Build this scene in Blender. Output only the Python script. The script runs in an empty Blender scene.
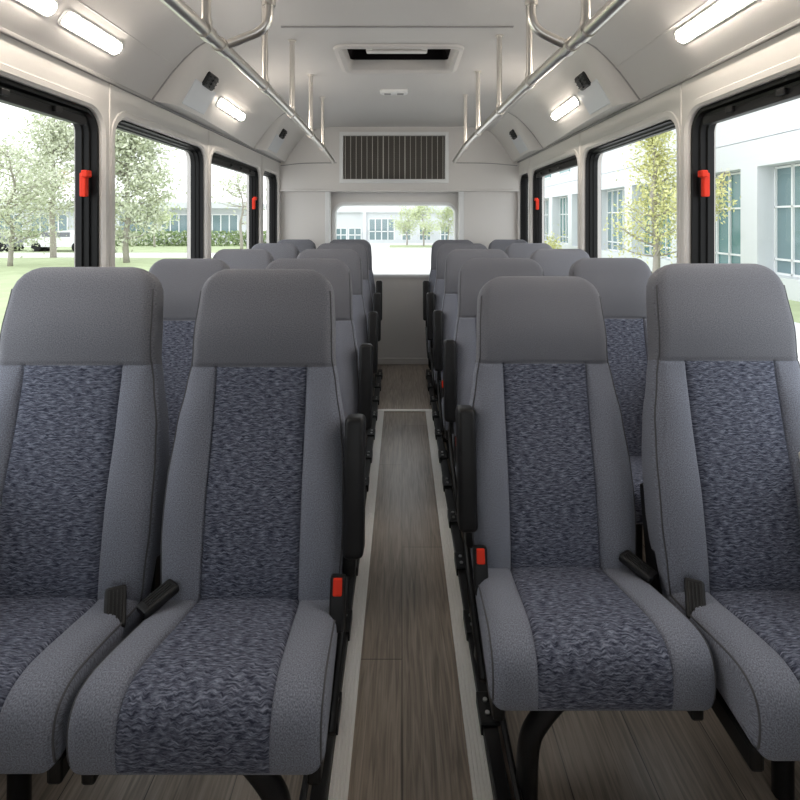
import bpy, bmesh, math, random
from mathutils import Vector, Matrix
random.seed(7)
scene = bpy.context.scene
C = scene.collection
PI = math.pi

# ------------------------------------------------------------------ materials
def mat(name, base=(.5, .5, .5), rough=.6, metal=0.0, bump=0.0, bscale=200., var=0.0, vscale=8., spec=.5, coat=0.0):
    m = bpy.data.materials.new(name); m.use_nodes = True
    nt = m.node_tree; b = nt.nodes['Principled BSDF']
    b.inputs['Base Color'].default_value = (*base, 1)
    b.inputs['Roughness'].default_value = rough
    b.inputs['Metallic'].default_value = metal
    b.inputs['Specular IOR Level'].default_value = spec
    b.inputs['Coat Weight'].default_value = coat
    tc = nt.nodes.new('ShaderNodeTexCoord')
    if var:
        n = nt.nodes.new('ShaderNodeTexNoise'); n.inputs['Scale'].default_value = vscale; n.inputs['Detail'].default_value = 4
        nt.links.new(tc.outputs['Object'], n.inputs['Vector'])
        r = nt.nodes.new('ShaderNodeMix'); r.data_type = 'RGBA'
        r.inputs['A'].default_value = (*[c * (1 - var) for c in base], 1)
        r.inputs['B'].default_value = (*[min(1, c * (1 + var)) for c in base], 1)
        nt.links.new(n.outputs['Fac'], r.inputs['Factor']); nt.links.new(r.outputs['Result'], b.inputs['Base Color'])
    if bump:
        n = nt.nodes.new('ShaderNodeTexNoise'); n.inputs['Scale'].default_value = bscale; n.inputs['Detail'].default_value = 3
        nt.links.new(tc.outputs['Object'], n.inputs['Vector'])
        bp = nt.nodes.new('ShaderNodeBump'); bp.inputs['Strength'].default_value = bump; bp.inputs['Distance'].default_value = .002
        nt.links.new(n.outputs['Fac'], bp.inputs['Height']); nt.links.new(bp.outputs['Normal'], b.inputs['Normal'])
    return m

def fabric_plain(name, c1, c2):
    """tight woven upholstery cloth: fine speckle on arc-length UVs"""
    m = bpy.data.materials.new(name); m.use_nodes = True
    nt = m.node_tree; b = nt.nodes['Principled BSDF']
    b.inputs['Roughness'].default_value = .92; b.inputs['Specular IOR Level'].default_value = .2
    b.inputs['Sheen Weight'].default_value = .08; b.inputs['Sheen Roughness'].default_value = .5
    uv = nt.nodes.new('ShaderNodeUVMap'); uv.uv_map = 'UVMap'
    n = nt.nodes.new('ShaderNodeTexNoise'); n.inputs['Scale'].default_value = 420; n.inputs['Detail'].default_value = 2
    nt.links.new(uv.outputs['UV'], n.inputs['Vector'])
    rp = nt.nodes.new('ShaderNodeValToRGB')
    rp.color_ramp.elements[0].position = .32; rp.color_ramp.elements[0].color = (*c1, 1)
    rp.color_ramp.elements[1].position = .70; rp.color_ramp.elements[1].color = (*c2, 1)
    nt.links.new(n.outputs['Fac'], rp.inputs['Fac'])
    nt.links.new(rp.outputs['Color'], b.inputs['Base Color'])
    bp = nt.nodes.new('ShaderNodeBump'); bp.inputs['Strength'].default_value = .35; bp.inputs['Distance'].default_value = .002
    nt.links.new(n.outputs['Fac'], bp.inputs['Height']); nt.links.new(bp.outputs['Normal'], b.inputs['Normal'])
    return m

def fabric_streak(name, dark, mid, light):
    """jacquard with short wavy sideways streaks"""
    m = bpy.data.materials.new(name); m.use_nodes = True
    nt = m.node_tree; b = nt.nodes['Principled BSDF']
    b.inputs['Roughness'].default_value = .9; b.inputs['Specular IOR Level'].default_value = .2
    uv = nt.nodes.new('ShaderNodeUVMap'); uv.uv_map = 'UVMap'
    w = nt.nodes.new('ShaderNodeTexNoise'); w.inputs['Scale'].default_value = 60; w.inputs['Detail'].default_value = 2
    nt.links.new(uv.outputs['UV'], w.inputs['Vector'])
    ma = nt.nodes.new('ShaderNodeVectorMath'); ma.operation = 'MULTIPLY_ADD'
    ma.inputs[1].default_value = (.003, .013, 0)
    nt.links.new(w.outputs['Color'], ma.inputs[0]); nt.links.new(uv.outputs['UV'], ma.inputs[2])
    mp = nt.nodes.new('ShaderNodeMapping'); mp.inputs['Scale'].default_value = (52, 310, 1)
    nt.links.new(ma.outputs['Vector'], mp.inputs['Vector'])
    n = nt.nodes.new('ShaderNodeTexNoise'); n.inputs['Scale'].default_value = 1; n.inputs['Detail'].default_value = 3.5; n.inputs['Roughness'].default_value = .62
    nt.links.new(mp.outputs['Vector'], n.inputs['Vector'])
    rp = nt.nodes.new('ShaderNodeValToRGB'); e = rp.color_ramp.elements
    e[0].position = .36; e[0].color = (*dark, 1); e[1].position = .68; e[1].color = (*light, 1)
    k = e.new(.51); k.color = (*mid, 1)
    nt.links.new(n.outputs['Fac'], rp.inputs['Fac'])
    nt.links.new(rp.outputs['Color'], b.inputs['Base Color'])
    bp = nt.nodes.new('ShaderNodeBump'); bp.inputs['Strength'].default_value = .6; bp.inputs['Distance'].default_value = .003
    nt.links.new(n.outputs['Fac'], bp.inputs['Height']); nt.links.new(bp.outputs['Normal'], b.inputs['Normal'])
    return m

def plank_mat(name):
    m = bpy.data.materials.new(name); m.use_nodes = True
    nt = m.node_tree; b = nt.nodes['Principled BSDF']
    b.inputs['Roughness'].default_value = .33
    tc = nt.nodes.new('ShaderNodeTexCoord')
    mp = nt.nodes.new('ShaderNodeMapping'); mp.inputs['Rotation'].default_value = (0, 0, PI / 2); mp.inputs['Location'].default_value = (.31, .0, 0)
    nt.links.new(tc.outputs['Object'], mp.inputs['Vector'])
    br = nt.nodes.new('ShaderNodeTexBrick'); br.offset = .43
    br.inputs['Scale'].default_value = 1; br.inputs['Brick Width'].default_value = 1.22; br.inputs['Row Height'].default_value = .19
    br.inputs['Mortar Size'].default_value = .0014; br.inputs['Mortar Smooth'].default_value = .3
    br.inputs['Color1'].default_value = (.245, .198, .158, 1); br.inputs['Color2'].default_value = (.300, .246, .199, 1)
    br.inputs['Mortar'].default_value = (.05, .04, .032, 1)
    nt.links.new(mp.outputs['Vector'], br.inputs['Vector'])
    g = nt.nodes.new('ShaderNodeMapping'); g.inputs['Scale'].default_value = (70, 3.5, 1)
    nt.links.new(tc.outputs['Object'], g.inputs['Vector'])
    n = nt.nodes.new('ShaderNodeTexNoise'); n.inputs['Scale'].default_value = 1.3; n.inputs['Detail'].default_value = 6; n.inputs['Distortion'].default_value = 1.2
    nt.links.new(g.outputs['Vector'], n.inputs['Vector'])
    rp = nt.nodes.new('ShaderNodeValToRGB'); rp.color_ramp.elements[0].position = .3; rp.color_ramp.elements[0].color = (.55, .55, .55, 1)
    rp.color_ramp.elements[1].position = .7; rp.color_ramp.elements[1].color = (1.3, 1.3, 1.3, 1)
    nt.links.new(n.outputs['Fac'], rp.inputs['Fac'])
    mx = nt.nodes.new('ShaderNodeMix'); mx.data_type = 'RGBA'; mx.blend_type = 'MULTIPLY'; mx.inputs['Factor'].default_value = 1
    nt.links.new(br.outputs['Color'], mx.inputs['A']); nt.links.new(rp.outputs['Color'], mx.inputs['B'])
    nt.links.new(mx.outputs['Result'], b.inputs['Base Color'])
    bp = nt.nodes.new('ShaderNodeBump'); bp.inputs['Strength'].default_value = .25; bp.inputs['Distance'].default_value = .001
    nt.links.new(n.outputs['Fac'], bp.inputs['Height']); nt.links.new(bp.outputs['Normal'], b.inputs['Normal'])
    return m

def glass_mat(name, tint=(.95, .97, .97), refl=.05):
    m = bpy.data.materials.new(name); m.use_nodes = True
    nt = m.node_tree; nt.nodes.clear()
    o = nt.nodes.new('ShaderNodeOutputMaterial'); t = nt.nodes.new('ShaderNodeBsdfTransparent'); t.inputs['Color'].default_value = (*tint, 1)
    g = nt.nodes.new('ShaderNodeBsdfGlossy'); g.inputs['Roughness'].default_value = .02
    mx = nt.nodes.new('ShaderNodeMixShader'); mx.inputs['Fac'].default_value = refl
    nt.links.new(t.outputs[0], mx.inputs[1]); nt.links.new(g.outputs[0], mx.inputs[2]); nt.links.new(mx.outputs[0], o.inputs['Surface'])
    return m

def emit_mat(name, col, st):
    m = bpy.data.materials.new(name); m.use_nodes = True
    b = m.node_tree.nodes['Principled BSDF']
    b.inputs['Base Color'].default_value = (.9, .9, .88, 1)
    b.inputs['Emission Color'].default_value = (*col, 1); b.inputs['Emission Strength'].default_value = st
    return m

M = {}
M['wall'] = mat('wall_panel_laminate', (.70, .67, .64), .45, bump=.04, bscale=300)
M['ceil'] = mat('ceiling_panel', (.58, .56, .545), .5, bump=.05, bscale=260)
M['duct'] = mat('duct_plastic', (.64, .615, .59), .42, bump=.04, bscale=260)
M['white'] = mat('white_plastic', (.78, .78, .77), .35)
M['seam'] = mat('seam_trim_grey', (.30, .29, .285), .5)
M['lens'] = mat('pale_blue_plastic', (.60, .62, .65), .3)
M['black'] = mat('black_rubber', (.004, .004, .0045), .42, spec=.25)
M['blackm'] = mat('black_steel', (.007, .007, .0075), .42, spec=.3, bump=.05)
M['blackp'] = mat('black_plastic', (.010, .010, .011), .45, spec=.3, bump=.08, bscale=500)
M['darkgrey'] = mat('dark_grey_plastic', (.025, .025, .026), .5, spec=.3)
M['red'] = mat('red_plastic', (.72, .035, .012), .45, spec=.2)
M['steel'] = mat('satin_stainless', (.72, .69, .65), .30, 1.0, bump=.02, bscale=400)
M['alu'] = mat('ribbed_aluminium', (.88, .86, .83), .4, .15)
M['screw'] = mat('zinc_screw', (.7, .7, .7), .3, 1.0)
M['plank'] = plank_mat('grey_brown_vinyl_plank')
M['glass'] = glass_mat('clear_glass')
M['fab'] = fabric_plain('grey_woven_cloth', (.118, .124, .152), (.275, .290, .346))
M['fabw'] = fabric_plain('grey_cloth_warm_lit', (.108, .110, .125), (.236, .239, .268))  # headrest copy of the grey cloth, warm lamplight put into its colour
M['pat'] = fabric_streak('navy_streaked_jacquard', (.028, .031, .052), (.112, .121, .162), (.27, .288, .355))
M['pipe'] = mat('seam_piping', (.085, .085, .092), .9)
M['lamp'] = emit_mat('warm_led_diffuser', (1, .90, .78), 25.0)
M['vdark'] = mat('dark_cavity', (.006, .004, .0045), .8, spec=.1)
M['fin'] = mat('grille_fin', (.48, .46, .42), .5)
M['coil'] = mat('grille_coil', (.085, .076, .064), .6)
# outdoors; pale colours stand in for haze and light through leaves
M['pave'] = mat('pale_concrete', (.74, .73, .71), .9, var=.05, vscale=.4)
M['road'] = mat('grey_asphalt', (.45, .45, .45), .9, var=.06, vscale=.6)
M['lawn'] = mat('lawn_green', (.40, .46, .27), .95, var=.25, vscale=1.6)
M['bwall'] = mat('white_render', (.66, .68, .70), .8, var=.02, vscale=.5)
M['bglass'] = mat('teal_glass', (.11, .22, .22), .08, var=.3, vscale=.35, spec=.6)
M['bdark'] = mat('dim_glass', (.17, .25, .27), .1, var=.3, vscale=.5, spec=.8)
M['mull'] = mat('white_mullion', (.82, .83, .83), .5)
M['bark'] = mat('grey_bark', (.36, .33, .29), .9, var=.2, vscale=12)
M['leafy'] = mat('yellow_green_leaf', (.62, .62, .28), .8, var=.3, vscale=3)
M['leafg'] = mat('sage_leaf', (.60, .63, .49), .85, var=.3, vscale=2)
M['leaff'] = mat('fresh_green_leaf', (.56, .62, .36), .85, var=.3, vscale=2)
M['hedge'] = mat('hedge_leaf', (.28, .36, .17), .9, var=.4, vscale=5)
M['carw'] = mat('white_car_paint', (.75, .76, .77), .3)
M['card'] = mat('dark_car_paint', (.16, .17, .19), .3)

# ------------------------------------------------------------------ mesh helpers
def link(name, bm, m, parent=None, smooth=False, recalc=True):
    if recalc:
        bmesh.ops.recalc_face_normals(bm, faces=bm.faces[:])
    me = bpy.data.meshes.new(name); bm.to_mesh(me); bm.free()
    if smooth:
        me.polygons.foreach_set('use_smooth', [True] * len(me.polygons))
        if smooth == 'auto':
            me.set_sharp_from_angle(angle=math.radians(38))
    me.materials.append(m)
    o = bpy.data.objects.new(name, me); C.objects.link(o)
    if parent: o.parent = parent
    return o

def tag(o, label=None, cat=None, group=None, kind=None):
    if label: o['label'] = label
    if cat: o['category'] = cat
    if group: o['group'] = group
    if kind: o['kind'] = kind
    return o

def empty(name, loc=(0, 0, 0), rz=0):
    o = bpy.data.objects.new(name, None); o.empty_display_size = .1; C.objects.link(o)
    o.location = loc; o.rotation_euler = (0, 0, rz)
    return o

def structure(name, bm, m, parent=None, smooth=False, label=None):
    o = link(name, bm, m, parent, smooth)
    if parent is None: o['kind'] = 'structure'
    if label: o['label'] = label
    return o

def copy_tree(o, parent=None):
    c = o.copy(); C.objects.link(c)
    if parent: c.parent = parent
    for ch in list(o.children): copy_tree(ch, c)
    return c

def box(bm, x0, x1, y0, y1, z0, z1, bevel=0.0, seg=2, mtx=None):
    n0 = len(bm.verts)
    t = bmesh.new() if bevel or mtx else bm
    vs = [t.verts.new(p) for p in ((x0, y0, z0), (x1, y0, z0), (x1, y1, z0), (x0, y1, z0), (x0, y0, z1), (x1, y0, z1), (x1, y1, z1), (x0, y1, z1))]
    for f in ((3, 2, 1, 0), (4, 5, 6, 7), (0, 1, 5, 4), (1, 2, 6, 5), (2, 3, 7, 6), (3, 0, 4, 7)):
        t.faces.new([vs[i] for i in f])
    if t is not bm:
        if bevel: bmesh.ops.bevel(t, geom=t.edges[:], offset=bevel, segments=seg, profile=.5, affect='EDGES')
        if mtx: bmesh.ops.transform(t, matrix=mtx, verts=t.verts[:])
        merge(bm, t)
    return bm

def merge(bm, t):
    t.verts.index_update()
    vm = [bm.verts.new(v.co) for v in t.verts]
    for f in t.faces:
        try: bm.faces.new([vm[v.index] for v in f.verts])
        except ValueError: pass
    t.free()

def crom(pts, k):
    """catmull-rom resample of a polyline, k steps per span"""
    P = [Vector(p) for p in pts]; out = []
    for i in range(len(P) - 1):
        a = P[i - 1] if i else P[i] * 2 - P[i + 1]; b = P[i]; c = P[i + 1]; d = P[i + 2] if i + 2 < len(P) else c * 2 - b
        for s in range(k):
            t = s / k
            out.append(.5 * ((2 * b) + (c - a) * t + (2 * a - 5 * b + 4 * c - d) * t * t + (3 * b - a - 3 * c + d) * t ** 3))
    out.append(P[-1]); return out

def tube(bm, pts, r, n=12, cap=True):
    P = [Vector(p) for p in pts]; rings = []
    up = None
    for i, p in enumerate(P):
        t = ((P[i + 1] if i + 1 < len(P) else p) - (P[i - 1] if i else p)).normalized()
        if up is None:
            up = Vector((0, 0, 1)) if abs(t.z) < .9 else Vector((1, 0, 0))
        s = t.cross(up).normalized(); up = s.cross(t).normalized()
        rr = r[i] if isinstance(r, (list, tuple)) else r
        rings.append([bm.verts.new(p + (s * math.cos(2 * PI * k / n) + up * math.sin(2 * PI * k / n)) * rr) for k in range(n)])
    for a, b in zip(rings, rings[1:]):
        for k in range(n): bm.faces.new((a[k], a[(k + 1) % n], b[(k + 1) % n], b[k]))
    if cap:
        bm.faces.new(rings[0][::-1]); bm.faces.new(rings[-1])
    return bm

def rrect(u0, u1, v0, v1, r, n=8):
    out = []
    for cx, cy, a0 in ((u1 - r, v1 - r, 0), (u0 + r, v1 - r, 90), (u0 + r, v0 + r, 180), (u1 - r, v0 + r, 270)):
        for i in range(n + 1):
            a = math.radians(a0 + 90 * i / n); out.append((cx + r * math.cos(a), cy + r * math.sin(a)))
    return out

def ring_loft(bm, loops, closed_profile=False):
    V = [[bm.verts.new(p) for p in l] for l in loops]
    n = len(V[0]); pairs = list(zip(V, V[1:]))
    if closed_profile: pairs.append((V[-1], V[0]))
    for a, b in pairs:
        for k in range(n): bm.faces.new((a[k], a[(k + 1) % n], b[(k + 1) % n], b[k]))
    return V

def hole_plane(bm, outer, holes, to3):
    """flat polygon with holes; to3 maps (u,v) to a point"""
    t = bmesh.new(); es = []
    for loop in [outer] + holes:
        vs = [t.verts.new(to3(*p)) for p in loop]
        for i in range(len(vs)): es.append(t.edges.new((vs[i], vs[(i + 1) % len(vs)])))
    bmesh.ops.triangle_fill(t, use_beauty=True, edges=es)
    merge(bm, t)

# ------------------------------------------------------------------ dimensions (camera at the origin column, looking along +y)
H = 1.28
XL, XR = -1.05, 1.0
ZS = 1.78          # wall / cove seam
ZC = 2.08          # flat ceiling
Y0, YB, YW = -2.2, 4.55, 4.67   # front end, rear bulkhead, rear wall
SILL = .70
LW = .10          # lower walls are set back by this much under the sill

# ------------------------------------------------------------------ floor and strips
bm = bmesh.new(); box(bm, XL - LW, XR + LW, Y0, YW + .05, -.05, 0)
structure('floor', bm, M['plank'])
def ribbed(bm, x0, x1, y0, y1):
    n = 5; w = (x1 - x0) / n
    prof = [(x0, 0)]
    for i in range(n):
        a = x0 + i * w
        prof += [(a + w * .08, .009), (a + w * .62, .009), (a + w * .72, .004), (a + w * .96, .004)]
    prof += [(x1, 0)]
    A = [bm.verts.new((x, y0, z)) for x, z in prof]; B = [bm.verts.new((x, y1, z)) for x, z in prof]
    for i in range(len(prof) - 1): bm.faces.new((A[i], A[i + 1], B[i + 1], B[i]))
    bm.faces.new(A[::-1]); bm.faces.new(B); bm.faces.new((A[0], B[0], B[-1], A[-1]))
bm = bmesh.new(); ribbed(bm, -.163, -.120, Y0, 3.50); structure('trim_1', bm, M['alu'], label='ribbed aluminium strip edging the aisle floor on the left')
bm = bmesh.new(); ribbed(bm, .157, .203, Y0, 3.50); structure('trim_2', bm, M['alu'], label='ribbed aluminium strip edging the aisle floor on the right')
bm = bmesh.new(); box(bm, -.163, .203, 3.50, 3.535, 0, .008, .003); structure('trim_3', bm, M['alu'], label='aluminium threshold strip across the aisle')

# ------------------------------------------------------------------ side walls with window openings
HL = [(.75, 1.85), (1.92, 2.82), (2.885, 3.90), (3.965, 4.47)]
HR = [(.75, 1.85), (1.91, 2.91), (2.985, 4.07), (4.14, 4.50)]
ZT = 1.665; RAD = .085
def side_wall(name, X, s, holes):
    bm = bmesh.new()
    loops = [rrect(a, b, SILL, ZT, RAD) for a, b in holes]
    hole_plane(bm, [(Y0, SILL - .06), (YB + .15, SILL - .06), (YB + .15, ZS), (Y0, ZS)], loops, lambda y, z: (X, y, z))
    for l in loops:                                             # reveals
        ring_loft(bm, [[(X, y, z) for y, z in l], [(X + s * (LW + .004), y, z) for y, z in l]])
    # sill ledge underside and set-back lower wall
    def quad(*p): bm.faces.new([bm.verts.new(q) for q in p])
    quad((X, Y0, SILL - .06), (X, YB + .15, SILL - .06), (X + s * LW, YB + .15, SILL - .06), (X + s * LW, Y0, SILL - .06))
    quad((X + s * LW, Y0, SILL - .06), (X + s * LW, YB + .15, SILL - .06), (X + s * LW, YB + .15, 0), (X + s * LW, Y0, 0))
    # outer skin so that no light leaks past the reveals
    hole_plane(bm, [(Y0, 0), (YB + .15, 0), (YB + .15, ZS + .05), (Y0, ZS + .05)], loops, lambda y, z: (X + s * (LW + .005), y, z))
    return structure(name, bm, M['wall'])
side_wall('wall_left', XL, -1, HL)
side_wall('wall_right', XR, 1, HR)

wn = 0; tn = 3
def window(X, s, y0, y1, slider, handle, where):
    global wn; wn += 1
    root = empty('window_%d' % wn, (X, (y0 + y1) / 2, SILL)); root['kind'] = 'structure'
    root['label'] = where
    cy = (y0 + y1) / 2
    P = lambda y, z, d: (s * d, y - cy, z - SILL)
    def loop(ins, d, rr=None): return [P(y, z, d) for y, z in rrect(y0 + ins, y1 - ins, SILL + ins, ZT - ins, max(.02, RAD - ins))]
    bm = bmesh.new()                                            # pale bezel round the opening, proud of the wall
    ring_loft(bm, [loop(-.028, 0.0), loop(-.025, -.004), loop(-.006, -.004), loop(.004, .004), loop(.004, .02)])
    link('window_trim', bm, M['wall'], root, 'auto')
    w = .045 if slider else .028
    bm = bmesh.new()
    ring_loft(bm, [loop(.002, .016), loop(.012, .012), loop(w * .42, .014), loop(w * .5, .032), loop(w * .75, .034), loop(w * .8, .05), loop(w, .052), loop(w, .074), loop(.002, .074)])
    link('window_frame', bm, M['black'], root, 'auto')
    bm = bmesh.new()
    ring = [P(y, z, .062) for y, z in rrect(y0 + w - .004, y1 - w + .004, SILL + w - .004, ZT - w + .004, .045)]
    bm.faces.new([bm.verts.new(p) for p in ring])
    link('window_pane', bm, M['glass'], root)
    if slider:
        bm = bmesh.new()
        a, b = sorted((s * .02, s * .05))
        box(bm, a, b, y0 + .07 - cy, y1 - .07 - cy, ZT - .064 - SILL, ZT - .036 - SILL, .003)
        for k in range(3):
            yy = y0 + (y1 - y0) * (.38 + .2 * k) - cy
            a, b = sorted((s * .008, s * .03))
            box(bm, a, b, yy, yy + .03, ZT - .052 - SILL, ZT - .034 - SILL, .003)
        link('slide_rail', bm, M['blackp'], root)
    if handle:
        yy = handle - cy; zz = 1.405 - SILL
        bm = bmesh.new()
        a, b = sorted((s * .022, s * .044))
        box(bm, a, b, yy - .010, yy + .010, zz - .046, zz + .036, .004)
        a, b = sorted((s * .012, s * .034))
        box(bm, a, b, yy - .018, yy + .012, zz + .020, zz + .044, .004)
        h = link('release_handle', bm, M['red'], root); h['label'] = 'red emergency release handle'
names = ['first side window from the camera on the left, beside the nearest seat', 'second side window on the left, large tree outside',
         'third side window on the left, red release handle on its frame', 'narrow last side window on the left, next to the rear wall']
for i, (a, b) in enumerate(HL): window(XL, -1, a, b, i in (0, 2), (b - .062) if i in (0, 2) else None, names[i])
names = ['first side window from the camera on the right, beside the nearest seat', 'second side window on the right, young yellow-green tree outside',
         'third side window on the right, red release handle on its frame', 'narrow last side window on the right, next to the rear wall']
for i, (a, b) in enumerate(HR): window(XR, 1, a, b, i in (0, 2), (b - .062) if i in (0, 2) else None, names[i])

def trim(bm, m, label, smooth=False):
    global tn; tn += 1
    return structure('trim_%d' % tn, bm, m, None, smooth, label)
for X, s, hs, side in ((XL, -1, HL, 'left'), (XR, 1, HR, 'right')):
    for i in range(3):                                          # cover strips on the pillars
        yc = (hs[i][1] + hs[i + 1][0]) / 2
        bm = bmesh.new(); tube(bm, [(X, yc, SILL - .05), (X, yc, ZS)], .0035, 8)
        trim(bm, M['wall'], 'thin upright cover strip on the %s %s window pillar' % (('first', 'second', 'third')[i], side), True)
    bm = bmesh.new(); a, b = sorted((X, X - s * .012)); box(bm, a, b, Y0, YB, ZS - .012, ZS + .002, .003)
    trim(bm, M['seam'], 'dark grey seam moulding between %s wall and ceiling cove' % side)

# ------------------------------------------------------------------ ceiling with coves and hatch hole
COVE = [(0, ZS), (.045, 1.842), (.09, 1.902), (.14, 1.957), (.19, 2.003), (.25, 2.040), (.33, 2.065), (.43, 2.077), (.55, ZC)]
HX0, HX1, HY0, HY1 = -.285, .255, 2.42, 2.80
xs = [(XL + u, z) for u, z in COVE] + [(HX0, ZC), (HX1, ZC)] + [(XR - u, z) for u, z in COVE[::-1]]
ys = [Y0, HY0, HY1, YB + .15]
bm = bmesh.new()
G = [[bm.verts.new((x, y, z)) for x, z in xs] for y in ys]
ci = len(COVE)
for j in range(3):
    for i in range(len(xs) - 1):
        if j == 1 and i == ci: continue
        bm.faces.new((G[j][i], G[j][i + 1], G[j + 1][i + 1], G[j + 1][i]))
structure('ceiling', bm, M['ceil'], None, 'auto')
bm = bmesh.new(); box(bm, -.50, .46, 2.165, 2.178, ZC - .004, ZC + .002); trim(bm, M['seam'], 'thin dark panel seam across the ceiling in front of the hatch')
# crease line along the near cove
for X, s, side in ((XL, 1, 'left'), (XR, -1, 'right')):
    u, z = .105, 1.9205
    bm = bmesh.new(); tube(bm, [(X + s * u, Y0, z), (X + s * u, 2.2, z)], .003, 6)
    trim(bm, M['ceil'], 'faint panel edge along the %s ceiling cove' % side)

# roof hatch
t = empty('roof_hatch', ((HX0 + HX1) / 2, (HY0 + HY1) / 2, ZC)); tag(t, 'grey framed roof hatch with dark opening in the ceiling', 'roof hatch')
hw, hl = (HX1 - HX0) / 2, (HY1 - HY0) / 2
bm = bmesh.new()
L = lambda e, z: [(x, y, z) for x, y in rrect(-hw - e, hw + e, -hl - e, hl + e, .03 + max(e, -.01))]
ring_loft(bm, [L(.035, 0), L(.033, -.010), L(.012, -.016), L(.0, -.008), L(-.004, .0)])
link('frame', bm, M['ceil'], t, 'auto')
bm = bmesh.new(); ring_loft(bm, [L(-.004, 0), L(-.012, .045), L(-.012, .055)]); link('well', bm, M['ceil'], t, 'auto')
bm = bmesh.new()
ring_loft(bm, [L(-.010, .045), L(-.03, .10)])
bm.faces.new([bm.verts.new(p) for p in L(-.03, .10)]); link('shade_glass', bm, M['vdark'], t)
bm = bmesh.new(); box(bm, -.155, .135, -hl + .055, -hl + .10, -.004, .028, .006); box(bm, -.155, -.125, -hl + .005, -hl + .07, .0, .02, .004); box(bm, .105, .135, -hl + .005, -hl + .07, .0, .02, .004)
link('handle', bm, M['duct'], t)
# small ceiling fixture
t = empty('ceiling_vent', (-.05, 3.26, ZC)); tag(t, 'small white oval fixture on the ceiling behind the roof hatch', 'ceiling vent')
bm = bmesh.new()
L = lambda e, z: [(x, y, z) for x, y in rrect(-.088 + e, .088 - e, -.05 + e, .05 - e, .03)]
V = ring_loft(bm, [L(0, 0), L(.002, -.012), L(.012, -.018)]); bm.faces.new(V[-1]); link('cover', bm, M['white'], t, 'auto')
for q in (-.06, .02):
    bm = bmesh.new(); box(bm, q, q + .04, -.02, .02, -.021, -.016, .002); link('slot', bm, M['seam'], t)

# ------------------------------------------------------------------ rear bulkhead, wall, window
bm = bmesh.new()
prof = [(XL, 1.535), (XR, 1.535)] + [(XR - u, z + .001) for u, z in COVE] + [(XL + u, z + .001) for u, z in COVE[::-1]]
A = [bm.verts.new((x, YB - .05, z)) for x, z in prof]; B = [bm.verts.new((x, YW, z)) for x, z in prof]
bm.faces.new(A)
for i in range(len(A)): bm.faces.new((A[i], A[(i + 1) % len(A)], B[(i + 1) % len(A)], B[i]))
structure('wall_bulkhead', bm, M['wall'], label='grey overhead bulkhead above the rear window')
YF = YB - .05
bm = bmesh.new()
tube(bm, crom([(XL + .01, YF, 1.745), (-.85, YF, 1.765), (-.56, YF, 1.77)], 6), .004, 6)
trim(bm, M['seam'], 'fine seam line on the rear bulkhead left of the grille')
bm = bmesh.new(); tube(bm, crom([(.44, YF, 1.77), (.75, YF, 1.765), (XR - .01, YF, 1.745)], 6), .004, 6)
trim(bm, M['seam'], 'fine seam line on the rear bulkhead right of the grille')
bm = bmesh.new(); box(bm, XL, XR, YF - .012, YB + .1, 1.525, 1.54, .004); trim(bm, M['wall'], 'ledge under the rear bulkhead')
WX0, WX1, WZ0, WZ1 = -.60, .475, .79, 1.42
bm = bmesh.new()
hole = rrect(WX0, WX1, WZ0, WZ1, .09)
hole_plane(bm, [(XL - LW, 0), (XR + LW, 0), (XR + LW, 1.6), (XL - LW, 1.6)], [hole], lambda x, z: (x, YW, z))
ring_loft(bm, [[(x, YW, z) for x, z in hole], [(x, YW + .06, z) for x, z in hole]])
structure('wall_back', bm, M['wall'])
for x0, x1, side in ((XL, -.645, 'left'), (.515, XR, 'right')):
    bm = bmesh.new(); box(bm, x0, x1, YB, YW, 0, 1.53, .006)
    structure('wall_panel_' + side, bm, M['wall'], label='pale panel beside the rear window on the ' + side)
    xe = x1 if side == 'left' else x0
    bm = bmesh.new(); box(bm, xe - .02, xe + .02, YB - .012, YB + .06, 0, 1.528, .005)
    trim(bm, M['white'], 'white edge post of the panel on the %s of the rear window' % side)
wn += 1
root = empty('window_%d' % wn, (0, YW, WZ0)); root['kind'] = 'structure'; root['label'] = 'wide rear window with white rounded surround'
def wl(e, d): return [(x, d, z - WZ0) for x, z in rrect(WX0 - e, WX1 + e, WZ0 - e, WZ1 + e, max(.04, .09 + e))]
bm = bmesh.new(); ring_loft(bm, [wl(.022, 0), wl(.02, -.014), wl(-.002, -.014), wl(-.012, .0), wl(-.012, .05)]); link('window_trim', bm, M['white'], root, 'auto')
bm = bmesh.new(); bm.faces.new([bm.verts.new(p) for p in wl(-.008, .03)]); link('window_pane', bm, M['glass'], root)
bm = bmesh.new(); box(bm, -.645, .515, YW - .022, YW, 0, .055, .004); structure('baseboard_back', bm, M['wall'])

# unseen front wall added to cut low daylight; windshield opening sized for light
bm = bmesh.new()
hole = rrect(-.92, .87, .86, 1.86, .1)
hole_plane(bm, [(XL - LW, 0), (XR + LW, 0), (XR + LW, 2.1), (XL - LW, 2.1)], [hole], lambda x, z: (x, Y0, z))
structure('wall_front', bm, M['wall'])
wn += 1
root = empty('window_%d' % wn, (0, Y0, .8)); root['kind'] = 'structure'; root['label'] = 'unseen windshield behind the camera, sized for its daylight'
bm = bmesh.new(); bm.faces.new([bm.verts.new((x, .01, z - .8)) for x, z in rrect(-.925, .875, .855, 1.865, .1)]); link('window_pane', bm, M['glass'], root)

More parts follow.
